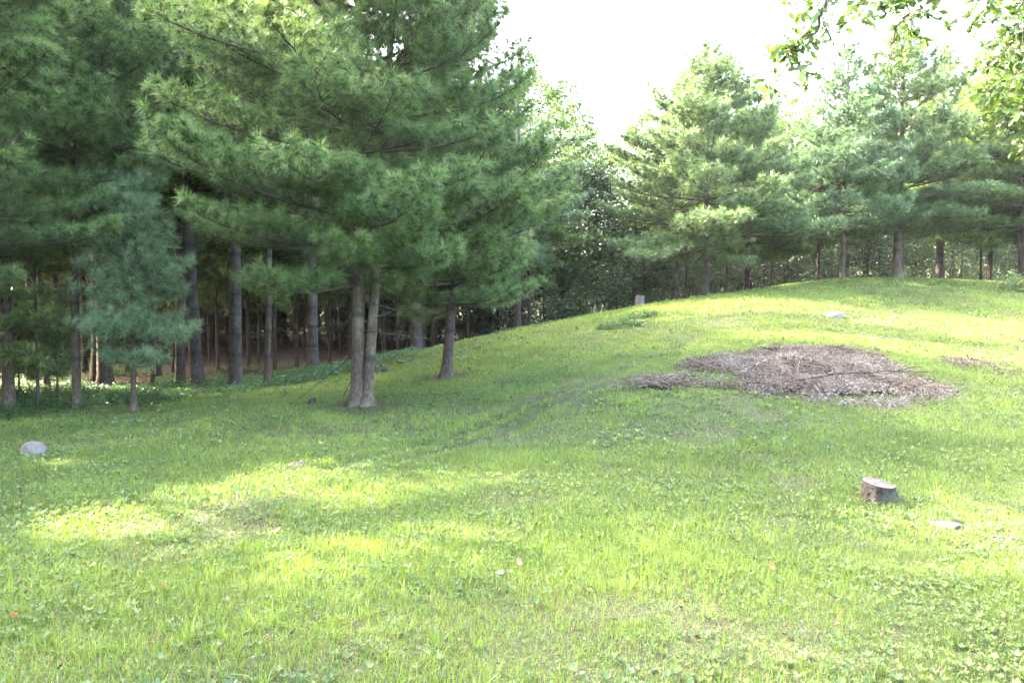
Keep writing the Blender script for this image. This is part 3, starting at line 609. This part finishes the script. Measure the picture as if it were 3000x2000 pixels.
for u,Y,Hh,z0,Rm,tr,sd_,lf,lab,_ in BL:
    plant(broad_parts(sd_,Hh,z0,Rm,tr,nmain=18,leaf=lf,ls=.125,nleaf=34,spread=.45),'broadleaf_tree',spot(u,Y),rz=sd_,label=lab,cat='tree',group='broad-leaved trees behind the mound')
# the glittering tall tree over the wood (top left)
plant(broad_parts(75,13.5,5.5,4.6,.2,nmain=22,nsub=7,ntw=5,nleaf=15,ls=.12,spread=.5,leaf='leaf'),'broadleaf_tree',spot(230,20.5),label='tall broad-leaved tree with glittering yellow-green leaves above the pines at the upper left',cat='tree')
# understory of the wood and behind the mound
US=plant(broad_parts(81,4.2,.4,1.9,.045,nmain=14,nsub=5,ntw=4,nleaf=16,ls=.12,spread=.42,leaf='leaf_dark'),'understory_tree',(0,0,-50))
G4='leafy understory trees behind the trunks'; first=True
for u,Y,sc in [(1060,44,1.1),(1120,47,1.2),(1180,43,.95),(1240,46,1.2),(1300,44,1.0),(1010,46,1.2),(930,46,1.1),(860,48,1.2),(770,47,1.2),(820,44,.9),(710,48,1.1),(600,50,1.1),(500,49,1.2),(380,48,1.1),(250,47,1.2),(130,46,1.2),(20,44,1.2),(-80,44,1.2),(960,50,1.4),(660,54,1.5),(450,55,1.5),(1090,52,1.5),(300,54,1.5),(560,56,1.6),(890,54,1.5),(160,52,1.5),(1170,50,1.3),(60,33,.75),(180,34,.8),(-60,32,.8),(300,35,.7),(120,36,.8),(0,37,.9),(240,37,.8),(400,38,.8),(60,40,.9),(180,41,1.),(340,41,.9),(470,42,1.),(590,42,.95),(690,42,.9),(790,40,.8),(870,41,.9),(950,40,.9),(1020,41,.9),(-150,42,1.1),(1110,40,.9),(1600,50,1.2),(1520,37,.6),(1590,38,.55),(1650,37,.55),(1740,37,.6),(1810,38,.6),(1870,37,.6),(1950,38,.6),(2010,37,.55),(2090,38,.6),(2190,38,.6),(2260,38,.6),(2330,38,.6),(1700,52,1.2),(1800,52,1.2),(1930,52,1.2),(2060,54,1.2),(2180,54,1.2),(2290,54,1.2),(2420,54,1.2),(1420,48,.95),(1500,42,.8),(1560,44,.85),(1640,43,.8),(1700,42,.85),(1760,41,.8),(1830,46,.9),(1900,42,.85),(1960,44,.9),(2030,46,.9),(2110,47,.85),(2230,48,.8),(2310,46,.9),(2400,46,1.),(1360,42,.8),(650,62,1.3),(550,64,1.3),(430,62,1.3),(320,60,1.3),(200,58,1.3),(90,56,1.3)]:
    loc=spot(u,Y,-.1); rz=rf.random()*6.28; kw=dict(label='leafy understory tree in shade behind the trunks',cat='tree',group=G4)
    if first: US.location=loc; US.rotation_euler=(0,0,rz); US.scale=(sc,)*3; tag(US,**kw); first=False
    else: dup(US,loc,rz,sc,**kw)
# the far wood that closes the view
fw=MB(); rw=np.random.default_rng(5); n=60000
u=rw.uniform(-900,3300,n); Y=rw.uniform(66,92,n); X=(u-1176)/F*Y; topm=np.interp(u,[-900,1000,1180,1380,1500,3300],[15,14,10,8.5,9.5,12.]); hz=rw.random(n)**1.15*topm
k=fbm(X*.25,hz*.35+Y*.03,3,15)>np.where(u<1560,.2,.33); X,Y,hz=X[k],Y[k],hz[k]; n=len(X); zb=H(X,Y)
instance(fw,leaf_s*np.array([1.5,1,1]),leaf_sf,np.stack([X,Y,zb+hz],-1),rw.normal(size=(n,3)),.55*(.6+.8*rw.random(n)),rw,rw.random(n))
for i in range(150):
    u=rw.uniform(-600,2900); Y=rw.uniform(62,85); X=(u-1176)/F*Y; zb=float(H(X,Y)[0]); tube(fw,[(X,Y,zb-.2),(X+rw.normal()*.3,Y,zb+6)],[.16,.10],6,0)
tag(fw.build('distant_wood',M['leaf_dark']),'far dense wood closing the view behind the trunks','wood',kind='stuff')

# ------------------------------------------------------------------ oak boughs hanging in at the top right
ok_=empty('oak_tree',spot(3300,7.5),label='broad-leaved oak standing outside the frame, its bright boughs hanging into the upper right corner',cat='tree')
ob=np.array(ok_.location); tm=MB(); bo=MB(); lv=MB(); ro=np.random.default_rng(17)
s=np.linspace(0,1,12); tube(tm,np.stack([.3*np.sin(s*2),0*s,-.2+s*9],-1),.24*(1-.7*s)*(1+.5*np.exp(-s*30)),14,0,.05,ro)
def W(u,v,Y): return np.array(P(u,v,Y))-ob
oak_t=np.array([[0,0,0],[-.16,.02,.18],[-.10,.02,.30],[-.30,.05,.46],[-.17,.03,.58],[-.27,.05,.76],[0,.02,1.],[.27,.05,.76],[.17,.03,.58],[.30,.05,.46],[.10,.02,.30],[.16,.02,.18],[0,-.03,.5]])
oak_f=[np.array([[i,12,i+1] for i in range(12)])%13]; oak_f[0][11]=[11,12,0]
oak_e=np.array([[0,0,0],[-.17,.03,.25],[-.25,.04,.55],[-.12,.03,.85],[0,.0,1.05],[.12,.03,.85],[.25,.04,.55],[.17,.03,.25],[0,-.04,.5]]); oak_ef=[np.array([[i,8,i+1] for i in range(7)]+[[7,8,0]])]
OP=[];OA=[]
def bough(pts,r0,leaves,sz=.11,spread=.12,twigs=.16,e0=.25):
    pts=np.array(pts); m=len(pts); t=np.linspace(0,1,m); T=np.linspace(0,1,max(8,m*4)); c=np.stack([np.interp(T,t,pts[:,q]) for q in range(3)],-1)+ro.normal(size=(len(T),3))*.012
    tube(bo,c,r0*(1-.8*T)+.0018,5,cap=False)
    L=np.linalg.norm(np.diff(c,axis=0),axis=1).sum(); nt_=int(L/twigs)
    for i in range(nt_):
        w=e0+(1-e0)*(i+ro.random())/nt_; b0=np.array([np.interp(w,T,c[:,q]) for q in range(3)]); d=norm(ro.normal(size=3)*np.array([1,1,.5])+np.array([-.2,0,-.35])); l=.10+.22*ro.random()*(1.2-w)
        e=b0+d*l; tube(bo,[b0,e],[.003,.0015],3,cap=False)
        for k in range(leaves):
            OP.append(b0+(e-b0)*(.35+.65*k/max(1,leaves-1))); a=d+ro.normal(size=3)*.75; a[2]-=.35; OA.append(a)
    for k in range(4):
        OP.append(c[-1]); a=norm(c[-1]-c[-3])+ro.normal(size=3)*.6; OA.append(a)
top=np.array([.25,0,6.2])
lo=np.array([.2,0,4.0])
bough([lo,W(2700,60,7),W(2350,-60,6.6),W(2120,-40,6.2),W(2000,5,6)],.05,6,e0=.45)
bough([top,W(2500,-200,6.4),W(2100,-200,6),W(1960,-110,5.8),W(1900,-30,5.7),W(1870,60,5.7),W(1830,95,5.7),W(1812,120,5.7)],.04,3,e0=.6,twigs=.13,sz=.1)
bough([W(1960,-110,5.8),W(1850,-60,5.7),W(1800,-15,5.6),W(1840,30,5.6)],.01,3,e0=.3,twigs=.11)
bough([W(1905,-20,5.7),W(1905,50,5.6),W(1885,66,5.6)],.005,4,e0=.6,twigs=.14)
bough([W(1830,95,5.7),W(1810,150,5.65),W(1778,165,5.6),W(1762,192,5.6)],.003,4,e0=.72,twigs=.06)
bough([W(1830,95,5.7),W(1838,140,5.65),W(1845,156,5.65)],.003,3,e0=.8,twigs=.05)
for (a,b_,Y0) in [((2200,-30),(2060,60),6.1),((2060,60),(2040,160),6.1),((2150,0),(2110,80),6.3),((2300,-20),(2190,60),6.5),((2250,-60),(2010,-10),6.1),((2010,-30),(1975,50),5.9),((2330,30),(2260,40),6.8),((2100,-30),(2040,30),6.0)]:
    t_=np.clip((a[0]-2120)/230,0,1); bough([W(2120+230*t_,-40-20*t_,6.2+.4*t_),W(a[0]+25,a[1]-35,Y0+.1),W(*a,Y0),W((a[0]+b_[0])/2+ro.normal()*12,(a[1]+b_[1])/2+10,Y0),W(*b_,Y0)],.009,6,e0=.15,twigs=.085)
for (a,b_,Y0) in [((2420,20),(2330,70),7.6),((2430,60),(2290,130),7.8),((2440,110),(2250,160),7.8),((2440,170),(2260,215),7.7),((2450,200),(2270,255),7.7),((2450,240),(2290,290),7.6),((2450,290),(2340,320),7.6),((2430,140),(2330,180),7.4),((2430,0),(2300,20),7.5),((2440,210),(2340,250),7.4),((2460,330),(2350,345),7.8),((2400,80),(2300,90),8.2),((2430,230),(2310,240),8.2),((2420,150),(2290,190),8.2)]:
    t_=ro.random(); bough([W(2700-350*t_,60-120*t_,7-.4*t_),W(2560-200*t_+ro.normal()*25,(a[1]-30)*.6+ro.normal()*15,(Y0+6.9)/2),W(a[0]+20,a[1]-15,Y0),W((a[0]+b_[0])/2,(a[1]+b_[1])/2-12,Y0),W(*b_,Y0)],.014,7,e0=.48,twigs=.075)
for i in range(26):
    a=ro.uniform(-2.6,2.6); Lr=ro.uniform(2.,4.2); z=ro.uniform(4.5,8.5); e=np.array([math.cos(a)*Lr,math.sin(a)*Lr,z+ro.uniform(0,1.2)]); 
    if e[0]<-1.2 and ob[0]+e[0]<6: continue
    bough([[.25,0,z],e*.55+np.array([0,0,z*.42]),e],.03,6,e0=.35,twigs=.12)
OP=np.array(OP);OA=np.array(OA); n=len(OP); kk=ro.random(n)<.4
tn=np.clip(.5+ro.normal(size=n)*.22,0,1)
instance(lv,oak_t,oak_f,OP[kk],OA[kk],.092*(.6+.6*ro.random(kk.sum())),ro,tn[kk]); kk=~kk
instance(lv,oak_e,oak_ef,OP[kk],OA[kk],.068*(.6+.6*ro.random(kk.sum())),ro,tn[kk])
tm.build('trunk',M['bark'],ok_,True); bo.build('branches',M['limb'],ok_,True); lv.build('crown',M['leaf_near'],ok_)

# ------------------------------------------------------------------ stumps, stones, logs
def cutmat():
    m,nt,out=mat('cut_wood'); tc=N(nt,'ShaderNodeTexCoord'); w=N(nt,'ShaderNodeTexWave'); w.wave_type='RINGS'; w.rings_direction='Z'; w.inputs['Scale'].default_value=14; w.inputs['Distortion'].default_value=3; w.inputs['Detail Scale'].default_value=1.5
    nt.links.new(tc.outputs['Object'],w.inputs['Vector']); n=noise(nt,22,4)
    c=mix(nt,.45,ramp(nt,w.outputs['Fac'],[(.2,(.022,.016,.014)),(.8,(.042,.034,.031))]),ramp(nt,n,[(.35,(.012,.009,.008)),(.7,(.055,.046,.043))]))
    p=N(nt,'ShaderNodeBsdfPrincipled'); p.inputs['Roughness'].default_value=.85; nt.links.new(c,p.inputs['Base Color']); nt.links.new(p.outputs[0],out.inputs[0]); return m
M['cut']=cutmat()
M['stumpbark']=barkmat('stump_bark',(.018,.014,.013),(.052,.043,.041),(.13,.113,.108),rings=False,bump=1.,scale=1.4)
def stump(name,u,v,Y,r,h,seed,tilt=(0,0),cat='stump',bark='stumpbark',**kw):
    rng=np.random.default_rng(seed); x,y,_=P(u,v,Y); t=empty(name,(x,y,float(H(x,y)[0])),cat=cat,**kw); b=MB(); n=40; zs=np.r_[np.linspace(-.06,h,14)]; th=np.arange(n)*2*np.pi/n
    lob=.10*np.sin(th*3+seed)+.07*np.sin(th*5+seed*1.7)+.03*np.sin(th*11)
    V=[]
    for z in zs:
        k=max(0,1-z/h); rr=r*(1+.22*k**2.5*(1+2.2*np.clip(lob,-.1,1)*3)+lob*.5+.035*rng.normal(size=n)*(z<h*.97)); zz=z+(tilt[0]*np.cos(th)*r+tilt[1]*np.sin(th)*r)*(z/h)
        V.append(np.stack([rr*np.cos(th),rr*np.sin(th),zz],-1))
    V=np.array(V); i=np.arange(13)[:,None]*n; j=np.arange(n)[None]; k=(j+1)%n
    b.add(V.reshape(-1,3),[np.stack([i+j,i+k,i+n+k,i+n+j],-1).reshape(-1,4)],0); b.build('bark',M[bark],t,True)
    c=MB(); rings=[V[-1]*np.array([q,q,1])+np.array([0,0,.004 if q<1 else 0])+np.array([0,0,1])*rng.normal(size=(n,1))*.002 for q in (1.,.75,.5,.25)]
    cc=V[-1].mean(0)+np.array([0,0,.004]); top=np.concatenate(rings+[cc[None]]); 
    for q,rg_ in enumerate((1.,.75,.5,.25)): top[q*n:(q+1)*n,2]=cc[2]+(V[-1][:,2]-V[-1].mean(0)[2])*rg_+rng.normal(size=n)*.0015
    i=np.arange(3)[:,None]*n; f=[np.stack([i+j,i+k,i+n+k,i+n+j],-1).reshape(-1,4),np.stack([3*n+j[0],3*n+k[0],np.full(n,4*n)],-1)]
    c.add(top,f,0); c.build('cut_face',M['cut'],t,False); return t
stump('tree_stump',2016,1142,6.7,.128,.155,3,tilt=(-.16,.14),label='weathered low sawn stump with peeling bark standing in the near grass')
stump('tree_stump',1470,703,24,.125,.33,4,tilt=(-.1,0),label='upright grey stump on the brow of the mound below the bright conical pine',bark='dead')
stump('tree_stump',717,932,13,.055,.11,5,tilt=(.3,.2),label='small brown stump in the grass beside the two-trunked pine')
def rockmat(name,c0,c1):
    m,nt,out=mat(name); n1=noise(nt,6,6,.65); n2=noise(nt,45,4,.7)
    c=ramp(nt,n1,[(.3,c0),(.7,c1)]); c=mix(nt,ramp(nt,n2,[(.5,(0,0,0)),(.7,(.6,.6,.6))]),c,tuple(q*.45 for q in c0))
    p=N(nt,'ShaderNodeBsdfPrincipled'); p.inputs['Roughness'].default_value=.9; nt.links.new(c,p.inputs['Base Color']); b=N(nt,'ShaderNodeBump'); b.inputs['Strength'].default_value=.6; b.inputs['Distance'].default_value=.02
    nt.links.new(n2,b.inputs['Height']); nt.links.new(b.outputs[0],p.inputs['Normal']); nt.links.new(p.outputs[0],out.inputs[0]); return m
M['rock']=rockmat('field_stone',(.07,.061,.055),(.125,.112,.10)); M['rock2']=rockmat('pale_stone',(.10,.09,.09),(.18,.168,.168)); M['rock3']=rockmat('brown_stone',(.020,.016,.014),(.045,.038,.034))
def rock(u,v,Y,sx,sy,sz,seed,mt,lab,name='boulder',rough=.24,rz=0,top=0):
    x,y,_=P(u,v,Y); rng=np.random.default_rng(seed); nu,nv=40,24; th=np.arange(nu)*2*np.pi/nu; ph=np.linspace(-1.2,1.5,nv)
    T,Ph=np.meshgrid(th,ph); d=np.stack([np.cos(Ph)*np.cos(T),np.cos(Ph)*np.sin(T),np.sin(Ph)],-1); r=np.ones(T.shape)
    for q in range(14):
        a=norm(rng.normal(size=3)); r=np.minimum(r,(1-rough*rng.random())/np.maximum(d@a,.05))
    r*=1+.03*(fbm(d[...,0]*3+seed,d[...,1]*3+d[...,2]*2,3,seed)-.5)*2
    r*=1+.05*(fbm(d[...,0]*9+seed,d[...,1]*9+d[...,2]*7,3,seed+5)-.5)*2
    v_=d*r[...,None]*np.array([sx,sy,sz]); i=np.arange(nv-1)[:,None]*nu; j=np.arange(nu)[None]; k=(j+1)%nu
    b=MB(); b.add(v_.reshape(-1,3),[np.stack([i+j,i+k,i+nu+k,i+nu+j],-1).reshape(-1,4),((nv-1)*nu+np.arange(nu))[None]],0)
    o=b.build(name,M[mt],None,True); o.location=(x,y,float(H(x,y)[0])+top); o.rotation_euler=(0,0,rz); return tag(o,lab,'rock')
rock(78,1045,9.5,.165,.14,.175,1,'rock','rounded grey-tan boulder in the grass near the left edge',top=-.01,rough=.12)
rock(685,1070,8.3,.125,.10,.055,2,'rock3','low brownish stone barely showing above the grass near the sunny patch',top=.0)
rock(1918,725,19.5,.23,.18,.16,3,'rock2','flat pale stone lying on the upper slope of the mound',top=.01,rough=.3)
rock(2178,1208,6.1,.13,.10,.03,4,'rock3','flat weathered stone sunk in the grass beyond the near sawn stump',name='flat_stone',top=.0,rough=.3)
rock(1150,1356,4.75,.03,.035,.014,6,'rock','small pale stone chip in the near lawn',name='stone_chip',top=.03,rough=.35,rz=.7)
def log(name,pts,r,lab,cat,seed,sides=(),mt='dead'):
    rng=np.random.default_rng(seed); b=MB(); T=np.linspace(0,1,14); pts=np.array(pts); t=np.linspace(0,1,len(pts)); c=np.stack([np.interp(T,t,pts[:,q]) for q in range(3)],-1); c+=rng.normal(size=c.shape)*r*.35
    tube(b,c,r*(1-.55*T),8,0,.25,rng)
    for (w,d,l,rr) in sides:
        b0=np.array([np.interp(w,T,c[:,q]) for q in range(3)]); e=b0+norm(np.array(d,float))*l; mid=(b0+e)/2+rng.normal(size=3)*l*.06; tube(b,[b0,mid,e],[rr,rr*.7,rr*.3],5,0)
    o0=c.mean(0)
    o=b.build(name,M[mt],None,True); me=o.data; 
    co=np.empty(len(me.vertices)*3,np.float32); me.vertices.foreach_get('co',co); co=co.reshape(-1,3)-o0.astype(np.float32); me.vertices.foreach_set('co',co.ravel()); o.location=o0
    return tag(o,lab,cat)
def G(u,v,Y,up=0.):
    x,y,_=P(u,v,Y); return np.array([x,y,float(H(x,y)[0])+float(pile_h(np.array([x]),np.array([y]))[0])+up])
log('rotting_log',[G(860,852,18,.05),G(888,850,18.1,.06)],.10,'dark hollow chunk of rotting log in the grass behind the two-trunked pine','log',1,mt='limb')
log('rotting_log',[G(918,840,19,.03),G(950,833,19.4,.04)],.06,'thin dark log piece with a twig near the leaning pine','log',2,sides=[(.9,(.2,.1,1),.2,.015)],mt='limb')
log('fallen_branch',[G(1832,903,12.3,.05),G(1930,890,12.5,.07),G(2050,868,13.,.05),G(2145,850,13.4,.10)],.015,'long dead grey branch lying across the front of the brush heap','branch',3,sides=[(.3,(-.6,-.5,.1),.6,.012),(.5,(.5,-.8,.05),.5,.010),(.7,(1,-.3,.2),.45,.010)],mt='deadgrey')
log('fallen_branch',[G(1870,915,12,.05),G(1895,960,11.4,.05)],.012,'short thin stick poking forward from the brush heap','branch',4,sides=[(.4,(1,-.2,.1),.5,.008)])
log('fallen_branch',[G(2110,880,12.8,.05),G(2200,935,11.6,.04)],.012,'thin pale stick at the near end of the brush heap beside the long branch','branch',5)
log('fallen_branch',[G(2275,1258,5.7,.05),G(2345,1266,5.65,.04)],.008,'thin bare stick lying in the near lawn at the picture edge','branch',6,sides=[(.3,(-.5,-.6,.1),.15,.005)])
# the brush heap
def heap(name,xr,yr,lab,seed,nleaf,ntwig,sel):
    rng=np.random.default_rng(seed); t=empty(name,tuple(G(*sel)),label=lab,cat='brush heap'); o0=np.array(t.location)
    xs=np.arange(xr[0],xr[1],.05); ys=np.arange(yr[0],yr[1],.05); X,Y=np.meshgrid(xs,ys); ph=pile_h(X,Y); Z=H(X,Y)+ph*.82-.02
    idx=np.arange(X.size).reshape(X.shape); q=np.stack([idx[:-1,:-1],idx[:-1,1:],idx[1:,1:],idx[1:,:-1]],-1).reshape(-1,4); ed=fbm(X*2.2,Y*2.2,2,7); okm=((ph>.10)).ravel(); q=q[okm[q].all(1)]
    if len(q):
        b=MB(); b.add(np.stack([X,Y,Z+.015*fbm(X*9,Y*9,2,3)],-1).reshape(-1,3)-o0,q,.05+.35*fbm(X*7,Y*7,3,4).ravel()); b.build('mound',M['litter'],t,True)
    x=rng.uniform(*xr,nleaf*6); y=rng.uniform(*yr,nleaf*6); p=pile_h(x,y); edge=fbm(x*2.2,y*2.2,2,7); k=(p>.003)&(rng.random(len(x))<np.clip(p*10*np.clip((edge-.30)*4,.05,1.3)+.05,0,.9)); x,y,p=x[k][:nleaf],y[k][:nleaf],p[k][:nleaf]; n=len(x)
    pale=fbm(x*1.3+7,y*1.3,3,8); tn=np.clip(.36+(pale-.45)*1.3+.27*rng.normal(size=n),0,1); lv=MB(); ax=rng.normal(size=(n,3)); ax[:,2]=.35*ax[:,2]+.12
    instance(lv,leaf_t*np.array([1,2.2,1]),leaf_f,np.stack([x,y,H(x,y)+p*.86+rng.random(n)*.05],-1)-o0,ax,.036*(.5+.9*rng.random(n)),rng,tn); lv.build('dry_leaves',M['litter'],t)
    tw=MB()
    for i in range(ntwig):
        j=rng.integers(n); a=rng.random()*6.28; L=.12+.5*rng.random()**2; s_=np.array([x[j],y[j],float(H(x[j],y[j])[0])+p[j]*.9+.02]); el=rng.normal()*.22+.1
        e=s_+np.array([math.cos(a)*math.cos(el),math.sin(a)*math.cos(el),math.sin(el)])*L; m_=(s_+e)/2+rng.normal(size=3)*.03*L; rr=.0025+.005*rng.random()**2
        tube(tw,np.array([s_,m_,e])-o0,[rr,rr*.8,rr*.4],4,rng.random()*.5+.2,cap=False)
    tw.build('twigs',M['litter'],t)
PX=P(1830,880,12.8)
heap('brush_heap',(1.4,6.9),(10.6,16.4),'wide low heap of dead brown leaves, needles and twigs on the slope',11,27000,1500,(1830,880,12.8))
heap('brush_heap',(7.55,9.8),(13.2,16.),'small flat patch of brown needles and twigs beside the wide brush heap',12,2200,110,(2250,835,14.6))
# weeds standing up out of the lawn
def clump(name,u,v,Y,w,h,n,lab,seed,mt='weed',ls=.10,tb=.3,cat='weeds'):
    rng=np.random.default_rng(seed); x,y,_=P(u,v,Y); t=empty(name,(x,y,float(H(x,y)[0])),label=lab,cat=cat); st=MB(); lv=MB(); pos=[];ax=[]
    for i in range(n):
        a=rng.random()*6.28; r=w*math.sqrt(rng.random()); b0=np.array([r*math.cos(a),.6*r*math.sin(a),0]); b0[2]=float(H(x+b0[0],y+b0[1])[0])-t.location[2]; hh=h*(.5+.6*rng.random())*(1-.5*(r/w)**2); e=b0+np.array([rng.normal()*.15*hh,rng.normal()*.15*hh,hh])
        tube(st,[b0,(b0+e)/2,e],[.004,.003,.0015],3,.4,cap=False)
        for k in range(8): w_=.15+.85*k/7; pos.append(b0+(e-b0)*w_); q=rng.normal(size=3); q[2]=.35+.3*q[2]; ax.append(q)
    instance(lv,leaf_s*np.array([.8,1,1]),leaf_sf,np.array(pos),np.array(ax),ls*(.6+.6*rng.random(len(pos))),rng,np.clip(tb+.15*rng.normal(size=len(pos)),0,1)); st.build('stems',M[mt],t); lv.build('leaves',M[mt],t)
clump('weed_clump',1425,748,19.6,.55,.2,60,'dark green weed clump growing on the slope below the brow',21,'weed',.09,.12)
clump('weed_clump',1475,733,20.6,.45,.16,40,'second, smaller dark weed clump just above the other one on the slope',22,'weed',.09,.12)
clump('weed_clump',2350,668,25,.8,.55,130,'tall bright green weeds at the picture edge on the crest',23,'weed',.13,.75)
for i,(u,v,Y,lab) in enumerate([(1773,1315,4.95,'orange-red fallen leaf in the middle of the near lawn'),(2092,1213,5.9,'small russet fallen leaf just below the sawn stump'),(378,1385,4.4,'pinkish fallen leaf in the grass at the lower left'),(35,1450,4.0,'pink-brown fallen leaf near the bottom left corner'),(637,1232,5.65,'tiny orange leaf in the lawn below the sunny patch'),(1192,1325,4.9,'pinkish dry leaf in the lawn above the pale stone chip')]):
    b=MB(); x,y,_=P(u,v,Y); v_=leaf_t*np.array([1.1,1.6,1])*.062; v_=v_[:,[0,2,1]]*np.array([1,1,.8])-np.array([0,.03,0]); b.add(v_,leaf_f,(.2,.4,1,.9,.1,.8)[i]); o=b.build('fallen_leaf',M['orange']); o.location=(x,y,float(H(x,y)[0])+.055); o.rotation_euler=(.5,.15,i*1.3); tag(o,lab,'leaf','fallen leaves on the lawn')
# ------------------------------------------------------------------ added haze volume: lifts darks and softens contrast like lens veil
hm,nt,out=mat('veil_haze'); vp=N(nt,'ShaderNodeVolumePrincipled'); vp.inputs['Color'].default_value=(.96,.97,.97,1); vp.inputs['Density'].default_value=.00022; vp.inputs['Anisotropy'].default_value=.35
nt.links.new(vp.outputs[0],out.inputs['Volume'])
hb=MB(); X0,X1,Y0,Y1,Z0,Z1=-110,130,-14,108,-3.5,21
v=[(x,y,z) for z in (Z0,Z1) for y in (Y0,Y1) for x in (X0,X1)]
hb.add(v,np.array([[0,2,3,1],[4,5,7,6],[0,1,5,4],[2,6,7,3],[0,4,6,2],[1,3,7,5]]),0)
tag(hb.build('haze',hm),'thin pale haze added over the whole clearing to soften contrast','haze',kind='stuff')
